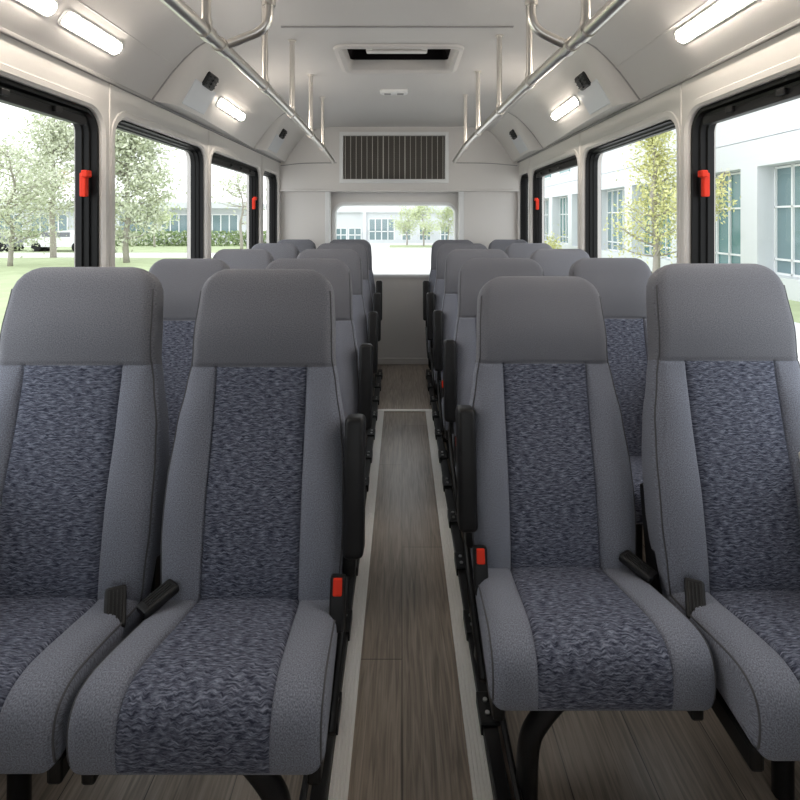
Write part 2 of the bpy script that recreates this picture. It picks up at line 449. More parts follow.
# air grille
gx0, gx1, gz0, gz1 = -.535, .40, 1.597, 2.034
t = empty('air_return_grille', ((gx0 + gx1) / 2, YF, gz0)); tag(t, 'wide white framed air grille with dark fins above the rear window', 'air grille')
w, h = (gx1 - gx0), gz1 - gz0
bm = bmesh.new()
def gl(e, d): return [(-w / 2 + e, d, e), (w / 2 - e, d, e), (w / 2 - e, d, h - e), (-w / 2 + e, d, h - e)]
ring_loft(bm, [gl(0, 0), gl(.001, -.02), gl(.030, -.022), gl(.034, -.003)]); link('frame', bm, M['white'], t)
bm = bmesh.new(); box(bm, -w / 2 + .034, w / 2 - .034, -.004, -.001, .034, h - .034); link('coil_screen', bm, M['coil'], t)
bm = bmesh.new()
rng = random.Random(3); n = 19
for i in range(n):
    x = -w / 2 + .05 + (w - .1) * i / (n - 1)
    ww = .0045 if i in (7, 11) else .0022
    box(bm, x - ww, x + ww, -.017, -.006, .034, h - .034)
link('louver_fins', bm, M['fin'], t)
bm = bmesh.new()
for i in range(22):
    z = .045 + (h - .09) * i / 21
    box(bm, -w / 2 + .034, w / 2 - .034, -.010, -.006, z - .0012, z + .0012)
link('crossbars', bm, M['coil'], t)

# ------------------------------------------------------------------ overhead duct units on the coves
def resample(pts, n):
    P = crom([(a, b, 0) for a, b in pts], 12); L = [0]
    for a, b in zip(P, P[1:]): L.append(L[-1] + (b - a).length)
    out = []; k = 0
    for i in range(n):
        d = L[-1] * i / (n - 1)
        while k < len(L) - 2 and L[k + 1] < d: k += 1
        f = (d - L[k]) / max(1e-9, L[k + 1] - L[k]); q = P[k].lerp(P[k + 1], f); out.append((q.x, q.y))
    return out
N = 14
cov = resample(COVE[:6], N)
FACE = [(.085, 1.772), (.125, 1.842), (.178, 1.935), (.215, 1.995), (.25, 2.040)]
fac = resample(FACE, N)
def face_pt(v, f):
    """point of the duct skin at height share v; f=0 flush with the cove, 1 at full projection"""
    i = min(N - 2, int(v * (N - 1))); g = v * (N - 1) - i
    a = [cov[i][k] * (1 - g) + cov[i + 1][k] * g for k in (0, 1)]
    b = [fac[i][k] * (1 - g) + fac[i + 1][k] * g for k in (0, 1)]
    return a[0] * (1 - f) + b[0] * f, a[1] * (1 - f) + b[1] * f
def duct(X, s, ya, yb, yend, side, which):
    t = empty('overhead_duct', (X, ya, ZS)); tag(t, '%s pale moulded overhead duct above the %s windows, black air nozzle near its front' % (which, side), 'air duct', 'overhead ducts along the coves')
    prot = lambda y: 1 - .86 * max(0, (y - (ya + .35)) / (yend - ya - .35)) ** 1.1 if y > ya + .35 else 1
    def P(v, y, f):
        u, z = face_pt(v, f); return Vector((s * u, y - ya, z - ZS))
    bm = bmesh.new()                                           # end cap bulging towards the camera
    st = [(0, 0.0), (.006, .25), (.022, .62), (.045, .88), (.07, .975), (.09, 1.0)]
    R = [[bm.verts.new(P(i / (N - 1), ya + dy, f)) for i in range(N)] for dy, f in st]
    for a, b in zip(R, R[1:]):
        for i in range(N - 1): bm.faces.new((a[i], a[i + 1], b[i + 1], b[i]))
    for a, b in zip(R, R[1:]):                                  # cap underside
        o = [bm.verts.new((0, q.co.y, 0)) for q in (a[0], b[0])]
        bm.faces.new((bm.verts.new(a[0].co), bm.verts.new(b[0].co), o[1], o[0]))
    link('end_cap', bm, M['duct'], t, True)
    bm = bmesh.new()
    yy = [ya + .09 + (yb - ya - .09) * k / 12 for k in range(13)]
    R = [[bm.verts.new(P(i / (N - 1), y, prot(y))) for i in range(N)] for y in yy]
    for a, b in zip(R, R[1:]):
        for i in range(N - 1): bm.faces.new((a[i], a[i + 1], b[i + 1], b[i]))
    bot = [(r[0].co.copy()) for r in R]                         # underside down to the wall seam
    W = [bm.verts.new((0, q.y, 0)) for q in bot]
    for k in range(len(W) - 1): bm.faces.new((R[k][0], R[k + 1][0], W[k + 1], W[k]))
    link('front_panel', bm, M['duct'], t, 'auto')
    bm = bmesh.new()                                           # dark joint where the cap meets the cove
    tube(bm, [P(i / (N - 1), ya - .002, 0) for i in range(N)], .0045, 6); link('joint_seal', bm, M['seam'], t)
    def frame(v, y):
        o = P(v, y, prot(y)); e2 = (P(v + .05, y, prot(y)) - P(v - .05, y, prot(y))).normalized()
        e1 = (P(v, y + .02, prot(y + .02)) - P(v, y - .02, prot(y - .02))).normalized()
        nrm = e1.cross(e2).normalized()
        if nrm.z > 0: nrm = -nrm
        m = Matrix((e1, e2, nrm)).transposed().to_4x4(); m.translation = o
        return m
    y = ya + .21
    m = frame(.53, y)
    bm = bmesh.new(); box(bm, -.062, .062, -.036, .036, -.01, .012, .012, 3, m); nz = link('air_nozzle', bm, M['blackp'], t); nz['label'] = 'black square air nozzle'
    bm = bmesh.new()
    for k in (-1, 0, 1): box(bm, -.048, .048, k * .018 - .003, k * .018 + .003, .012, .018, .0015, 1, m)
    box(bm, -.004, .004, -.028, .028, .012, .017, 0, 1, m)
    link('nozzle_fins', bm, M['darkgrey'], nz)
    bm = bmesh.new(); box(bm, -.12, .13, -.062, .062, -.012, .003, .004, 2, frame(.25, y - .01)); link('service_panel', bm, M['lens'], t)
    return t, frame
d1, fl = duct(XL, 1, 2.20, 3.66, 3.70, 'left', 'nearer')
d2, _ = duct(XL, 1, 3.67, YF, 4.9, 'left', 'farther')
d3, fr = duct(XR, -1, 2.20, 3.66, 3.70, 'right', 'nearer')
d4, _ = duct(XR, -1, 3.70, YF, 4.9, 'right', 'farther')

def lamp(m, half, label, wid=.023):
    """rounded strip light; m maps (along, across, out)"""
    t = empty('strip_light'); t.matrix_world = m
    tag(t, label, 'ceiling light', 'strip lights along the coves')
    bm = bmesh.new()
    L = lambda e, z: [(x, y, z) for x, y in rrect(-half - .008 + e, half + .008 - e, -wid - .006 + e, wid + .006 - e, .018)]
    ring_loft(bm, [L(0, -.004), L(.001, .004), L(.006, .006)]); link('housing', bm, M['white'], t, 'auto')
    bm = bmesh.new()
    L = lambda e, z: [(x, y, z) for x, y in rrect(-half + e, half - e, -wid + e, wid - e, .018 - e * .3)]
    V = ring_loft(bm, [L(0, 0), L(.001, .007), L(.006, .013), L(.014, .016)]); bm.faces.new(V[-1])
    link('diffuser', bm, M['lamp'], t, 'auto')
    return t
def cove_frame(X, s, u, z, y):
    e1 = Vector((0, 1, 0)); e2 = Vector((s * .045, 0, .06)).normalized(); n = e1.cross(e2)
    if n.z > 0: n = -n
    m = Matrix((e1, e2, n)).transposed().to_4x4(); m.translation = Vector((X + s * u, y, z)); return m
lamp(cove_frame(XL, 1, .0675, 1.871, 1.67), .148, 'glowing strip light on the left cove, above the pillar between two windows')
lamp(cove_frame(XL, 1, .0675, 1.871, 1.30), .175, 'glowing strip light on the left cove at the top edge, nearest the camera')
lamp(cove_frame(XR, -1, .078, 1.885, 1.40), .345, 'long glowing strip light on the right cove at the top edge')
m = Matrix.Translation((XL, 2.20, ZS)) @ fl(.36, 2.83); lamp(m, .23, 'glowing strip light set into the left overhead duct', .021)
m = Matrix.Translation((XR, 2.20, ZS)) @ fr(.36, 2.80); lamp(m, .23, 'glowing strip light set into the right overhead duct', .021)

# ------------------------------------------------------------------ grab rails
def grab_rail(line, posts, branch, side):
    zr = 1.752
    t = empty('grab_rail', (0, 0, 0)); tag(t, 'stainless steel ceiling grab rail with upright posts above the %s seats' % side, 'grab rail')
    P = crom([(x, y, zr) for y, x in line], 6)
    def xat(y):
        for a, b in zip(P, P[1:]):
            if a.y <= y <= b.y: return a.x + (b.x - a.x) * (y - a.y) / (b.y - a.y)
        return P[-1].x
    bm = bmesh.new(); tube(bm, P, .0165, 14); link('rail', bm, M['steel'], t, 'auto')
    for y in posts:
        x = xat(y)
        bm = bmesh.new(); tube(bm, [(x, y, zr), (x, y, ZC)], .0115, 12); p = link('post', bm, M['steel'], t, 'auto')
        bm = bmesh.new(); tube(bm, [(x, y - .022, zr), (x, y + .022, zr)], .0205, 14); tube(bm, [(x, y, zr), (x, y, zr + .032)], .0145, 12)
        link('clamp', bm, M['steel'], p, 'auto')
        bm = bmesh.new(); tube(bm, [(x, y, ZC - .004), (x, y, ZC)], .019, 16); link('flange', bm, M['steel'], p, 'auto')
    y, xe = branch
    x = xat(y); s = 1 if xe > x else -1
    A = Vector((x, y, zr)); K = Vector((xe, y, zr + .050)); d1 = (K - A).normalized(); R_ = .045
    pts = [A + (K - A) * q / 8 for q in range(8) if (A + (K - A) * q / 8 - K).length > R_]
    for q in range(9):                                          # rounded elbow up to the ceiling
        f = q / 8; p0 = K - d1 * R_; p1 = K; p2 = K + Vector((0, 0, R_))
        pts.append(p0 * (1 - f) ** 2 + p1 * 2 * f * (1 - f) + p2 * f * f)
    pts.append(K + Vector((0, 0, .10)))
    bm = bmesh.new(); tube(bm, pts, .0125, 12); b = link('branch_post', bm, M['steel'], t, 'auto')
    bm = bmesh.new(); tube(bm, [(x, y - .024, zr), (x, y + .024, zr)], .021, 14); link('clamp', bm, M['steel'], b, 'auto')
    bm = bmesh.new(); tube(bm, [(xe, y, zr + .11), (xe, y, ZC)], .018, 12); link('sleeve', bm, M['steel'], b, 'auto')
    return t
grab_rail([(.35, -.505), (.9, -.50), (1.32, -.492), (1.875, -.486), (2.36, -.49), (2.95, -.505), (3.4, -.517), (4.22, -.556)], [1.32, 1.86, 2.34, 2.90, 3.42], (1.43, -.362), 'left')
grab_rail([(.35, .478), (.9, .47), (1.32, .462), (1.8, .437), (2.3, .422), (2.8, .410), (3.4, .406), (4.22, .424)], [1.32, 1.80, 2.28, 2.83, 3.36], (1.43, .352), 'right')

# ------------------------------------------------------------------ seats (local: floor origin under the backrest joint, -y is the seat's front)
def interp(tab, x):
    if x <= tab[0][0]: return tab[0][1]
    for (a, va), (b, vb) in zip(tab, tab[1:]):
        if x <= b:
            f = (x - a) / (b - a); f = f * f * (3 - 2 * f) * .6 + f * .4; return va + (vb - va) * f
    return tab[-1][1]

class Loft:
    """an upholstered block: a side-view profile swept across the width with soft edges, split into panels"""
    def __init__(s, prof, hw, ins, r, front, bulge, sgn=1, vs=1.0):
        s.p = prof; n = len(prof); s.n = n
        nor = []
        for i in range(n):
            a = prof[max(0, i - 1)]; b = prof[min(n - 1, i + 1)]
            t = Vector((b[0] - a[0], b[1] - a[1])).normalized(); nor.append(Vector((-t.y, t.x)) * sgn)
        arc = [0]
        for a, b in zip(prof, prof[1:]): arc.append(arc[-1] + math.hypot(b[0] - a[0], b[1] - a[1]))
        s.arc = [q * vs for q in arc]; arc = s.arc; s.grid = []; s.uv = []
        K = 5
        bol = [0, .012, .04, .12, .25, .4, .55, .7, .85, 1]
        inn = [-1, -.985, -.95, -.8, -.6, -.4, -.2, 0, .2, .4, .6, .8, .95, .985, 1]
        for j in range(n):
            H_, I_ = hw[j], ins[j]; row = []; uv = []
            cols = []
            for k in range(K): cols.append(('f', -1, math.radians(90 - 90 * k / K)))
            for q in bol[::-1]: cols.append(('b', -1, q))
            for q in inn[1:-1]: cols.append(('i', 0, q))
            for q in bol: cols.append(('b', 1, q))
            for k in range(K): cols.append(('f', 1, math.radians(90 * (k + 1) / K)))
            for kind, sd, q in cols:
                off = 0
                if kind == 'f':
                    x = sd * (H_ - r + r * math.sin(q)); off = -r * (1 - math.cos(q))
                    off += front[j] * bulge(abs(x), H_, I_, r, j) * math.cos(q)
                elif kind == 'b':
                    x = sd * (I_ + (H_ - r - I_) * q); off = front[j] * bulge(abs(x), H_, I_, r, j)
                else:
                    x = q * I_; off = front[j] * bulge(abs(x), H_, I_, r, j)
                p = Vector(prof[j]) + nor[j] * off
                row.append(Vector((x, p.x, p.y))); uv.append((x, arc[j]))
            s.grid.append(row); s.uv.append(uv)
        s.m = len(s.grid[0]); s.K = K; s.nb = len(bol); s.c0 = K + len(bol) - 1; s.c1 = s.c0 + len(inn) - 1
        s.side = (K, s.m - 1 - K)
    def panel(s, name, m, parent, test, caps=None):
        bm = bmesh.new(); uvl = bm.loops.layers.uv.new('UVMap'); vm = {}
        def V(j, i):
            if (j, i) not in vm: vm[(j, i)] = bm.verts.new(s.grid[j][i])
            return vm[(j, i)]
        for j in range(s.n - 1):
            for i in range(s.m - 1):
                if test(j, i):
                    ids = ((j, i), (j, i + 1), (j + 1, i + 1), (j + 1, i))
                    f = bm.faces.new([V(*q) for q in ids])
                    for l, q in zip(f.loops, ids): l[uvl].uv = s.uv[q[0]][q[1]]
        if caps:
            for i in (0, s.m - 1):
                for j in range(s.n // 2):
                    k = s.n - 1 - j
                    if caps(j) and k - 1 > j:
                        ids = [(j, i), (j + 1, i), (k - 1, i), (k, i)] if k - 1 > j + 1 else [(j, i), (j + 1, i), (k, i)]
                        f = bm.faces.new([V(*q) for q in ids])
                        for l, q in zip(f.loops, ids):
                            c = s.grid[q[0]][q[1]]; l[uvl].uv = (c.y, c.z)
        return link(name, bm, m, parent, True)
    def piping(s, name, m, parent, j0, j1, r=.0022):
        for i in (2, s.m - 3):
            bm = bmesh.new(); tube(bm, [s.grid[j][i] for j in range(j0, j1)], r, 6); link(name, bm, m, parent, True)

REC = math.radians(11.5); ZJ = .355; BL = .797; HS = .543
def make_back_loft():
    def pos(t, h):                                              # t forward, h up along the back
        return (-t * math.cos(REC) + h * math.sin(REC), ZJ + h * math.cos(REC) + t * math.sin(REC))
    hs = sorted(set([-.04 + i * .0275 for i in range(28)] + [HS - .012, HS - .006, HS - .002, HS + .002, HS + .006, HS + .012]))
    hs = [h for h in hs if h < BL - .045]
    tf = lambda h: interp([(-.04, .0), (.1, .012), (.22, .014), (.4, .0), (.52, -.004), (.62, .008), (.72, .002), (.8, -.02)], h)
    tb = lambda h: interp([(-.04, -.095), (.3, -.10), (.5, -.085), (.65, -.082), (.8, -.085)], h)
    pr = [(tf(h), h) for h in hs]
    a = pr[-1]; b = (tb(hs[-1]), hs[-1]); cx = (a[0] + b[0]) / 2; rx = (a[0] - b[0]) / 2; rz = BL - hs[-1]
    arc = [(cx + rx * abs(math.cos(q)) ** .75 * (1 if math.cos(q) >= 0 else -1), hs[-1] + rz * math.sin(q) ** .75) for q in [PI * k / 12 for k in range(1, 12)]]
    pr += arc + [(tb(h), h) for h in hs[::-1]]
    top_i = len(hs) + 5
    W = [(-.04, .212), (.06, .219), (.16, .225), (.28, .223), (.40, .214), (.49, .199), (.565, .186), (.65, .184), (.70, .180)]
    hw = []; ins = []
    for t, h in pr:
        w = interp(W, h)
        if h > .71:
            f = min(1, (h - .71) / (BL - .71)); w = .128 + (.180 - .128) * math.sqrt(max(0, 1 - f * f))
        hw.append(w); ins.append(min(.117, .6 * w) if h > .7 else .117)
    front = []
    for j in range(len(pr)):
        front.append(1 if j < len(hs) - 2 else max(0, 1 - (j - len(hs) + 2) / 5.))
    hh = [h for t, h in pr]
    def bulge(x, H_, I_, r, j):
        h = hh[j]; g = math.exp(-((h - HS) / .004) ** 2) * -.006
        if h > HS:
            f = (h - HS) / (BL - HS); return g + .012 * max(0, math.sin(PI * min(1, f * 1.05))) * (1 - min(1, x / H_) ** 4)
        fade = min(1, (HS - h) / .10)
        s_ = -.006 * math.exp(-((x - I_) / .0035) ** 2)
        if x < I_: return g + s_ + .003 * (1 - (x / I_) ** 2)
        q = min(1.0, (x - I_) / max(.01, H_ - r * .4 - I_)); return g + s_ + fade * .017 * math.sin(PI * q) ** .8
    lo = Loft([pos(t, h) for t, h in pr], hw, ins, .026, front, bulge)
    lo.hh = hh; lo.jf = len(hs); return lo
def make_cushion_loft():
    top = crom([(.06, .360, 0), (-.04, .380, 0), (-.13, .402, 0), (-.20, .419, 0), (-.262, .430, 0), (-.306, .424, 0), (-.332, .400, 0), (-.341, .365, 0), (-.338, .325, 0), (-.330, .303, 0)], 4)
    pr = [(p.x, p.y) for p in top]; nf = len(pr)
    pr += [(-.325 + (.06 + .325) * k / (nf - 1), .299) for k in range(1, nf)] + [(.0601, .31)]
    hw = []; ins = []
    for y, z in pr:
        f = min(1, max(0, (.06 - y) / .36)); hw.append(.214 + .014 * f); ins.append(.118 + .016 * f)
    front = [1 if j < nf - 14 else max(0, (nf - 1 - j) / 13.) for j in range(len(pr))]
    def bulge(x, H_, I_, r, j):
        s_ = -.006 * math.exp(-((x - I_) / .0035) ** 2)
        if x < I_: return s_ + .004 * (1 - (x / I_) ** 2)
        q = min(1.0, (x - I_) / max(.01, H_ - r * .4 - I_)); return s_ + .006 * math.sin(PI * q) ** .8
    lo = Loft(pr, hw, ins, .03, front, bulge, -1, .8)
    lo.nf = nf
    return lo

def seat(kind):
    """kind: aisle_left, aisle_right, window_left, window_right; a = +1 when the aisle is on +x"""
    side = 'left' if 'left' in kind else 'right'
    a = 1 if side == 'left' else -1
    root = empty('bus_seat')
    bl = BLOFT
    isins = lambda lo, i: lo.c0 <= i < lo.c1
    fr = lambda j: j < bl.jf - 1
    seamj = max(j for j in range(bl.jf) if bl.hh[j] <= HS)
    head = lambda j: bl.hh[j] >= HS - .0021 and bl.hh[min(j + 1, bl.n - 1)] >= HS - .0021
    bl.panel('backrest', M['fab'], root, lambda j, i: not head(j) and not (fr(j) and isins(bl, i)), lambda j: not head(j))
    h = bl.panel('headrest', M['fabw'], root, lambda j, i: head(j), lambda j: head(j)); h['label'] = 'plain grey headrest section, warm lamplight put into its colour'
    p = bl.panel('backrest_insert', M['pat'], root, lambda j, i: not head(j) and fr(j) and isins(bl, i)); p['label'] = 'streaked navy centre panel of the backrest'
    bl.piping('piping', M['pipe'], root, 1, bl.jf + 1)
    cl = CLOFT
    cu = cl.panel('seat_cushion', M['fab'], root, lambda j, i: not (j < cl.nf - 2 and isins(cl, i)), lambda j: True)
    p = cl.panel('cushion_insert', M['pat'], root, lambda j, i: j < cl.nf - 2 and isins(cl, i)); p['label'] = 'streaked navy centre panel of the cushion'
    cl.piping('piping', M['pipe'], root, 2, cl.nf - 2, .0022)
    # black steel pan and backrest hinge
    bm = bmesh.new(); box(bm, -.195, .195, -.27, .06, .262, .302, .008)
    for sx in (-1, 1): box(bm, sx * .205 - .013, sx * .205 + .013, -.30, .12, .250, .296, .006)
    link('seat_frame', bm, M['blackm'], root)
    for sx in (-1, 1):
        mt = Matrix.Translation((sx * .208, .10, .40)) @ Matrix.Rotation(-REC, 4, 'X')
        bm = bmesh.new(); box(bm, -.012, .012, -.045, .03, -.15, .16, .008, 2, mt); link('hinge_bracket', bm, M['blackm'], root)
    if 'aisle' in kind:
        def leg(y):
            bm = bmesh.new()
            pts = crom([(a * .02, y, .272), (a * .055, y, .258), (a * .105, y, .20), (a * .130, y, .14), (a * .135, y, .0)], 5)
            tube(bm, pts, .0235, 10); link('leg', bm, M['blackm'], root, 'auto')
        leg(-.24); leg(.06)
        # armrest folded upright on the aisle side
        ax = .248 if side == 'left' else .230
        mt = Matrix.Translation((a * ax, .050, .645)) @ Matrix.Rotation(-REC * .8, 4, 'X')
        bm = bmesh.new(); box(bm, -.025, .025, -.036, .036, -.160, .158, .014, 4, mt)
        ar = link('armrest', bm, M['blackp'], root, 'auto'); ar['label'] = 'black armrest folded upright'
        mt2 = Matrix.Translation((a * (ax - .012), .055, .49)) @ Matrix.Rotation(-REC * .8, 4, 'X')
        bm = bmesh.new(); box(bm, -.016, .016, -.03, .03, -.06, .045, .01, 3, mt2)
        link('pivot', bm, M['blackm'], ar, 'auto')
        # aisle-side skirt frame: two bars and a link down to the floor track
        bm = bmesh.new()
        tube(bm, [(a * .222, -.20, .25), (a * .222, .03, .33), (a * .225, .10, .42)], .010, 8)
        tube(bm, [(a * .216, .10, .40), (a * .205, .13, .20), (a * .185, .14, .062)], .012, 8)
        tube(bm, [(a * .214, -.16, .23), (a * .205, .02, .12), (a * .185, .14, .066)], .008, 8)
        link('side_brace', bm, M['blackm'], root, True)
        bx = .218 if side == 'left' else .206
        mt = Matrix.Translation((a * bx, -.040, .428)) @ Matrix.Rotation(math.radians(-18), 4, 'X')
        bm = bmesh.new(); box(bm, -.018, .018, -.014, .014, -.085, .024, .006, 2, mt)
        bk = link('belt_buckle', bm, M['blackp'], root); bk['label'] = 'black belt buckle with red button'
        bm = bmesh.new(); box(bm, -.0105, .0105, -.0185, -.010, -.014, .0215, .003, 2, mt); q = link('release_button', bm, M['red'], bk); q['label'] = 'red release button'
        bx, ang = -a * .192, -a * 38
    else:
        def leg(y, x):
            bm = bmesh.new(); tube(bm, crom([(x, y, .262), (x + a * .03, y, .21), (x + a * .035, y, .10), (x + a * .035, y, 0)], 5), .022, 10); link('leg', bm, M['blackm'], root, 'auto')
        leg(-.10, -a * .02); leg(.07, -a * .02)
        bx, ang = a * .188, a * 24
    # belt tongue lying at the back of the cushion
    mt = Matrix.Translation((bx, -.045 if 'aisle' in kind else -.06, .408 if 'aisle' in kind else .395)) @ Matrix.Rotation(math.radians(ang), 4, 'Z') @ Matrix.Rotation(math.radians(14 if 'aisle' in kind else 38), 4, 'X')
    bm = bmesh.new(); box(bm, -.021, .021, -.045, .04, -.010, .010, .006, 2, mt)
    bt = link('belt_latch', bm, M['blackp'], root); bt['label'] = 'black belt latch'
    bm = bmesh.new()
    for k in range(4): box(bm, -.013 + k * .0075, -.0105 + k * .0075, -.03, .03, .009, .0125, 0, 1, mt)
    link('latch_ribs', bm, M['darkgrey'], bt)
    return root

BLOFT = make_back_loft()
def _cl():
    lo = make_cushion_loft(); return lo
CLOFT = _cl()

PROTO = {}
def place(kind, x, y, label, zs=1.0, xs=1.0):
    if kind not in PROTO:
        PROTO[kind] = o = seat(kind)
    else:
        o = copy_tree(PROTO[kind])
    o.location = (x, y, 0); o.scale = (xs, 1, zs)
    tag(o, label, 'bus seat', 'grey bus seats in rows of two')
    return o
rows_l = [1.25, 1.98, 2.70, 3.42, 4.12]
rows_r = [1.38, 2.06, 2.76, 3.46, 4.14]
ords = ['front', 'second', 'third', 'fourth', 'rearmost']
xal = [-.365, -.388, -.400, -.413, -.430]
for i in range(5):
    r = ords[i]; f = i == 0
    a1 = place('aisle_left', xal[i], rows_l[i], 'grey fabric seat with upright armrest, %s row, left of the aisle' % r, 1.015 if f else .993)
    place('window_left', -.855 if f else -.872, rows_l[i], 'grey fabric seat without armrest, %s row, beside the left windows' % r, 1.020 if f else .993, 1.09 if f else .93)
    a2 = place('aisle_right', .405 if f else .422, rows_r[i], 'grey fabric seat with upright armrest, %s row, right of the aisle' % r, .985 if f else .99)
    place('window_right', .864 if f else .872, rows_r[i] - (.11 if f else .04), 'grey fabric seat without armrest, %s row, beside the right windows' % r, 1.027 if f else .993, 1.0 if f else .93)
    if f:
        fronts = (a1, a2)
for o in fronts:                                                # the front pair's armrests sit a little lower
    for c in o.children:
        if c.name.startswith('armrest'): c.location.z -= .026

# floor tracks the seats are bolted to
def track(xc, a, label):
    t = empty('seat_track', (xc, 0, 0)); tag(t, label, 'seat track')
    bm = bmesh.new(); box(bm, -.018, .018, .75, 4.40, 0, .030, .004); tube(bm, [(-a * .028, .75, .055), (-a * .028, 4.40, .055)], .008, 8)
    link('rail', bm, M['blackm'], t)
    y = .80
    for k in range(12):
        yy = 1.05 + .29 * k
        if yy > 4.3: break
        bm = bmesh.new(); box(bm, -.024, .024, yy - .045, yy + .045, .030, .038, .003); a0, a1 = sorted((a * .018, a * .024)); box(bm, a0, a1, yy - .045, yy + .045, .006, .036, .001)
        b = link('bracket', bm, M['blackm'], t)
        for q in (-.018, .018):
            bm = bmesh.new(); tube(bm, [(a * .004, yy + q, .036), (a * .004, yy + q, .0415)], .006, 8); link('screw', bm, M['screw'], b, 'auto')
    return t
track(-.182, 1, 'black steel floor track with bolted brackets under the left aisle seats')
track(.219, -1, 'black steel floor track with bolted brackets under the right aisle seats')

# ------------------------------------------------------------------ outdoors
ZG = -.90
def slab(name, x0, x1, y0, y1, z0, z1, m, label):
    bm = bmesh.new(); box(bm, x0, x1, y0, y1, z0, z1); structure(name, bm, m, label=label)
slab('ground', -120, 120, -40, 140, ZG - .3, ZG, M['pave'], 'pale concrete ground around the bus')
slab('lawn_right', 8.0, 10.4, 2, 50, ZG, ZG + .04, M['lawn'], 'grass strip before the white building')
slab('kerb_right', 7.6, 8.0, 2, 50, ZG, ZG + .10, M['bwall'], 'pale kerb along the grass strip')
slab('lawn_left', -60, -4.5, 3, 30, ZG, ZG + .03, M['lawn'], 'wide lawn beyond the left windows')
slab('road_left', -70, -5, 30.5, 34.5, ZG, ZG + .02, M['pave'], 'pale road beyond the lawn')
slab('lawn_far', -70, -5, 35, 47, ZG, ZG + .03, M['lawn'], 'far lawn beyond the road')

# white office building along the right
bx = 10.4
t = empty('office_building', (bx, 24, ZG)); tag(t, 'white office building with tall teal glazing beyond the right windows', 'building')
def P(o, name, m, *boxes):
    bm = bmesh.new()
    for q in boxes: box(bm, *q)
    return link(name, bm, m, o)
P(t, 'wall', M['bwall'], (.9, 6, -22, 40, 0, 12))
P(t, 'fascia', M['bwall'], (-.0, .95, -22, 40, 3.75, 4.55), (.12, .95, -22, 40, 4.60, 7.2), (.12, .95, -22, 40, 7.25, 9.5))
P(t, 'plinth', M['bwall'], (.0, .95, -22, 40, 0, .60))
k = 0
for k in range(12):
    yb = 15.75 - 24 + 4.2 * (k - 4)
    P(t, 'column', M['bwall'], (.0, .95, yb - .38, yb + .38, .60, 3.75))
    y0, y1 = yb + .38, yb + 4.2 - .38
    w = P(t, 'window', M['mull'], *([(.50, .62, y0 + (y1 - y0) * q / 5 - .025, y0 + (y1 - y0) * q / 5 + .025, .60, 3.75) for q in range(6)] + [(.50, .62, y0, y1, z - .028, z + .028) for z in (.63, 1.04, 2.56, 3.70)]))
    P(w, 'pane', M['bglass'] if k % 3 else M['bdark'], (.57, .60, y0, y1, .60, 3.75))
    if yb > 2:
        w = P(t, 'window', M['mull'], *[(.06, .14, yb + .3, yb + 2.4, z - .04, z + .04) for z in (5.2, 6.6)])
        P(w, 'pane', M['bglass'], (.08, .13, yb + .3, yb + 2.4, 5.2, 6.6))

# white building behind the rear window
t = empty('office_building', (0, 50, ZG)); tag(t, 'white low building with gridded windows seen through the rear window', 'building')
P(t, 'wall', M['bwall'], (-9.6, 9.2, .3, 8, 0, 6.5))
P(t, 'fascia', M['bwall'], (-9.6, 9.2, .0, .35, 2.90, 6.5), (-3.75, -3.4, .0, .35, 0, 2.9), (-9.6, 9.2, .1, .35, 0, .3))
for x0, x1, z0, z1, n in ((-6.4, -5.3, .25, 1.4, 2), (-5.1, -3.9, .25, 1.4, 2), (-3.15, -.75, .15, 2.3, 4), (.0, .85, .15, 1.6, 2), (1.65, 2.75, .15, 1.6, 3), (3.7, 4.5, .15, 1.6, 2), (5.6, 7.0, .15, 1.6, 3)):
    w = P(t, 'window', M['mull'], *([(x0 + (x1 - x0) * q / n - .05, x0 + (x1 - x0) * q / n + .05, .18, .3, z0, z1) for q in range(n + 1)] + [(x0, x1, .18, .3, z - .05, z + .05) for z in (z0, (z0 * 1.3 + z1) / 2.3, z1)]))
    P(w, 'pane', M['bdark'], (x0, x1, .22, .3, z0, z1))

# long low building on the left
t = empty('low_building', (-24, 50, ZG), math.radians(6)); tag(t, 'long white low building with a window band beyond the left lawn', 'building')
P(t, 'wall', M['bwall'], (-40, 9, .3, 8, 0, 3.6))
P(t, 'roof', M['bwall'], (-41, 10, -.8, 9, 3.3, 3.9))
for k in range(12):
    x0 = -38 + k * 3.9
    w = P(t, 'window', M['mull'], *([(x0 + q * .8 - .05, x0 + q * .8 + .05, .15, .3, .8, 2.7) for q in range(5)] + [(x0, x0 + 3.2, .15, .3, z - .05, z + .05) for z in (.8, 2.7)]))
    P(w, 'pane', M['bdark'], (x0, x0 + 3.2, .2, .3, .8, 2.7))

def leaves(bm, pts, size, rng):
    for p in pts:
        a = Vector((rng.gauss(0, 1), rng.gauss(0, 1), rng.gauss(0, 1))).normalized()
        b = a.cross(Vector((rng.gauss(0, 1), rng.gauss(0, 1), rng.gauss(0, 1)))).normalized()
        l = size * rng.uniform(.6, 1.3); w = l * .42
        q = [p - a * l * .5, p + b * w * .5, p + a * l * .5, p - b * w * .5]
        bm.faces.new([bm.verts.new(v) for v in q])

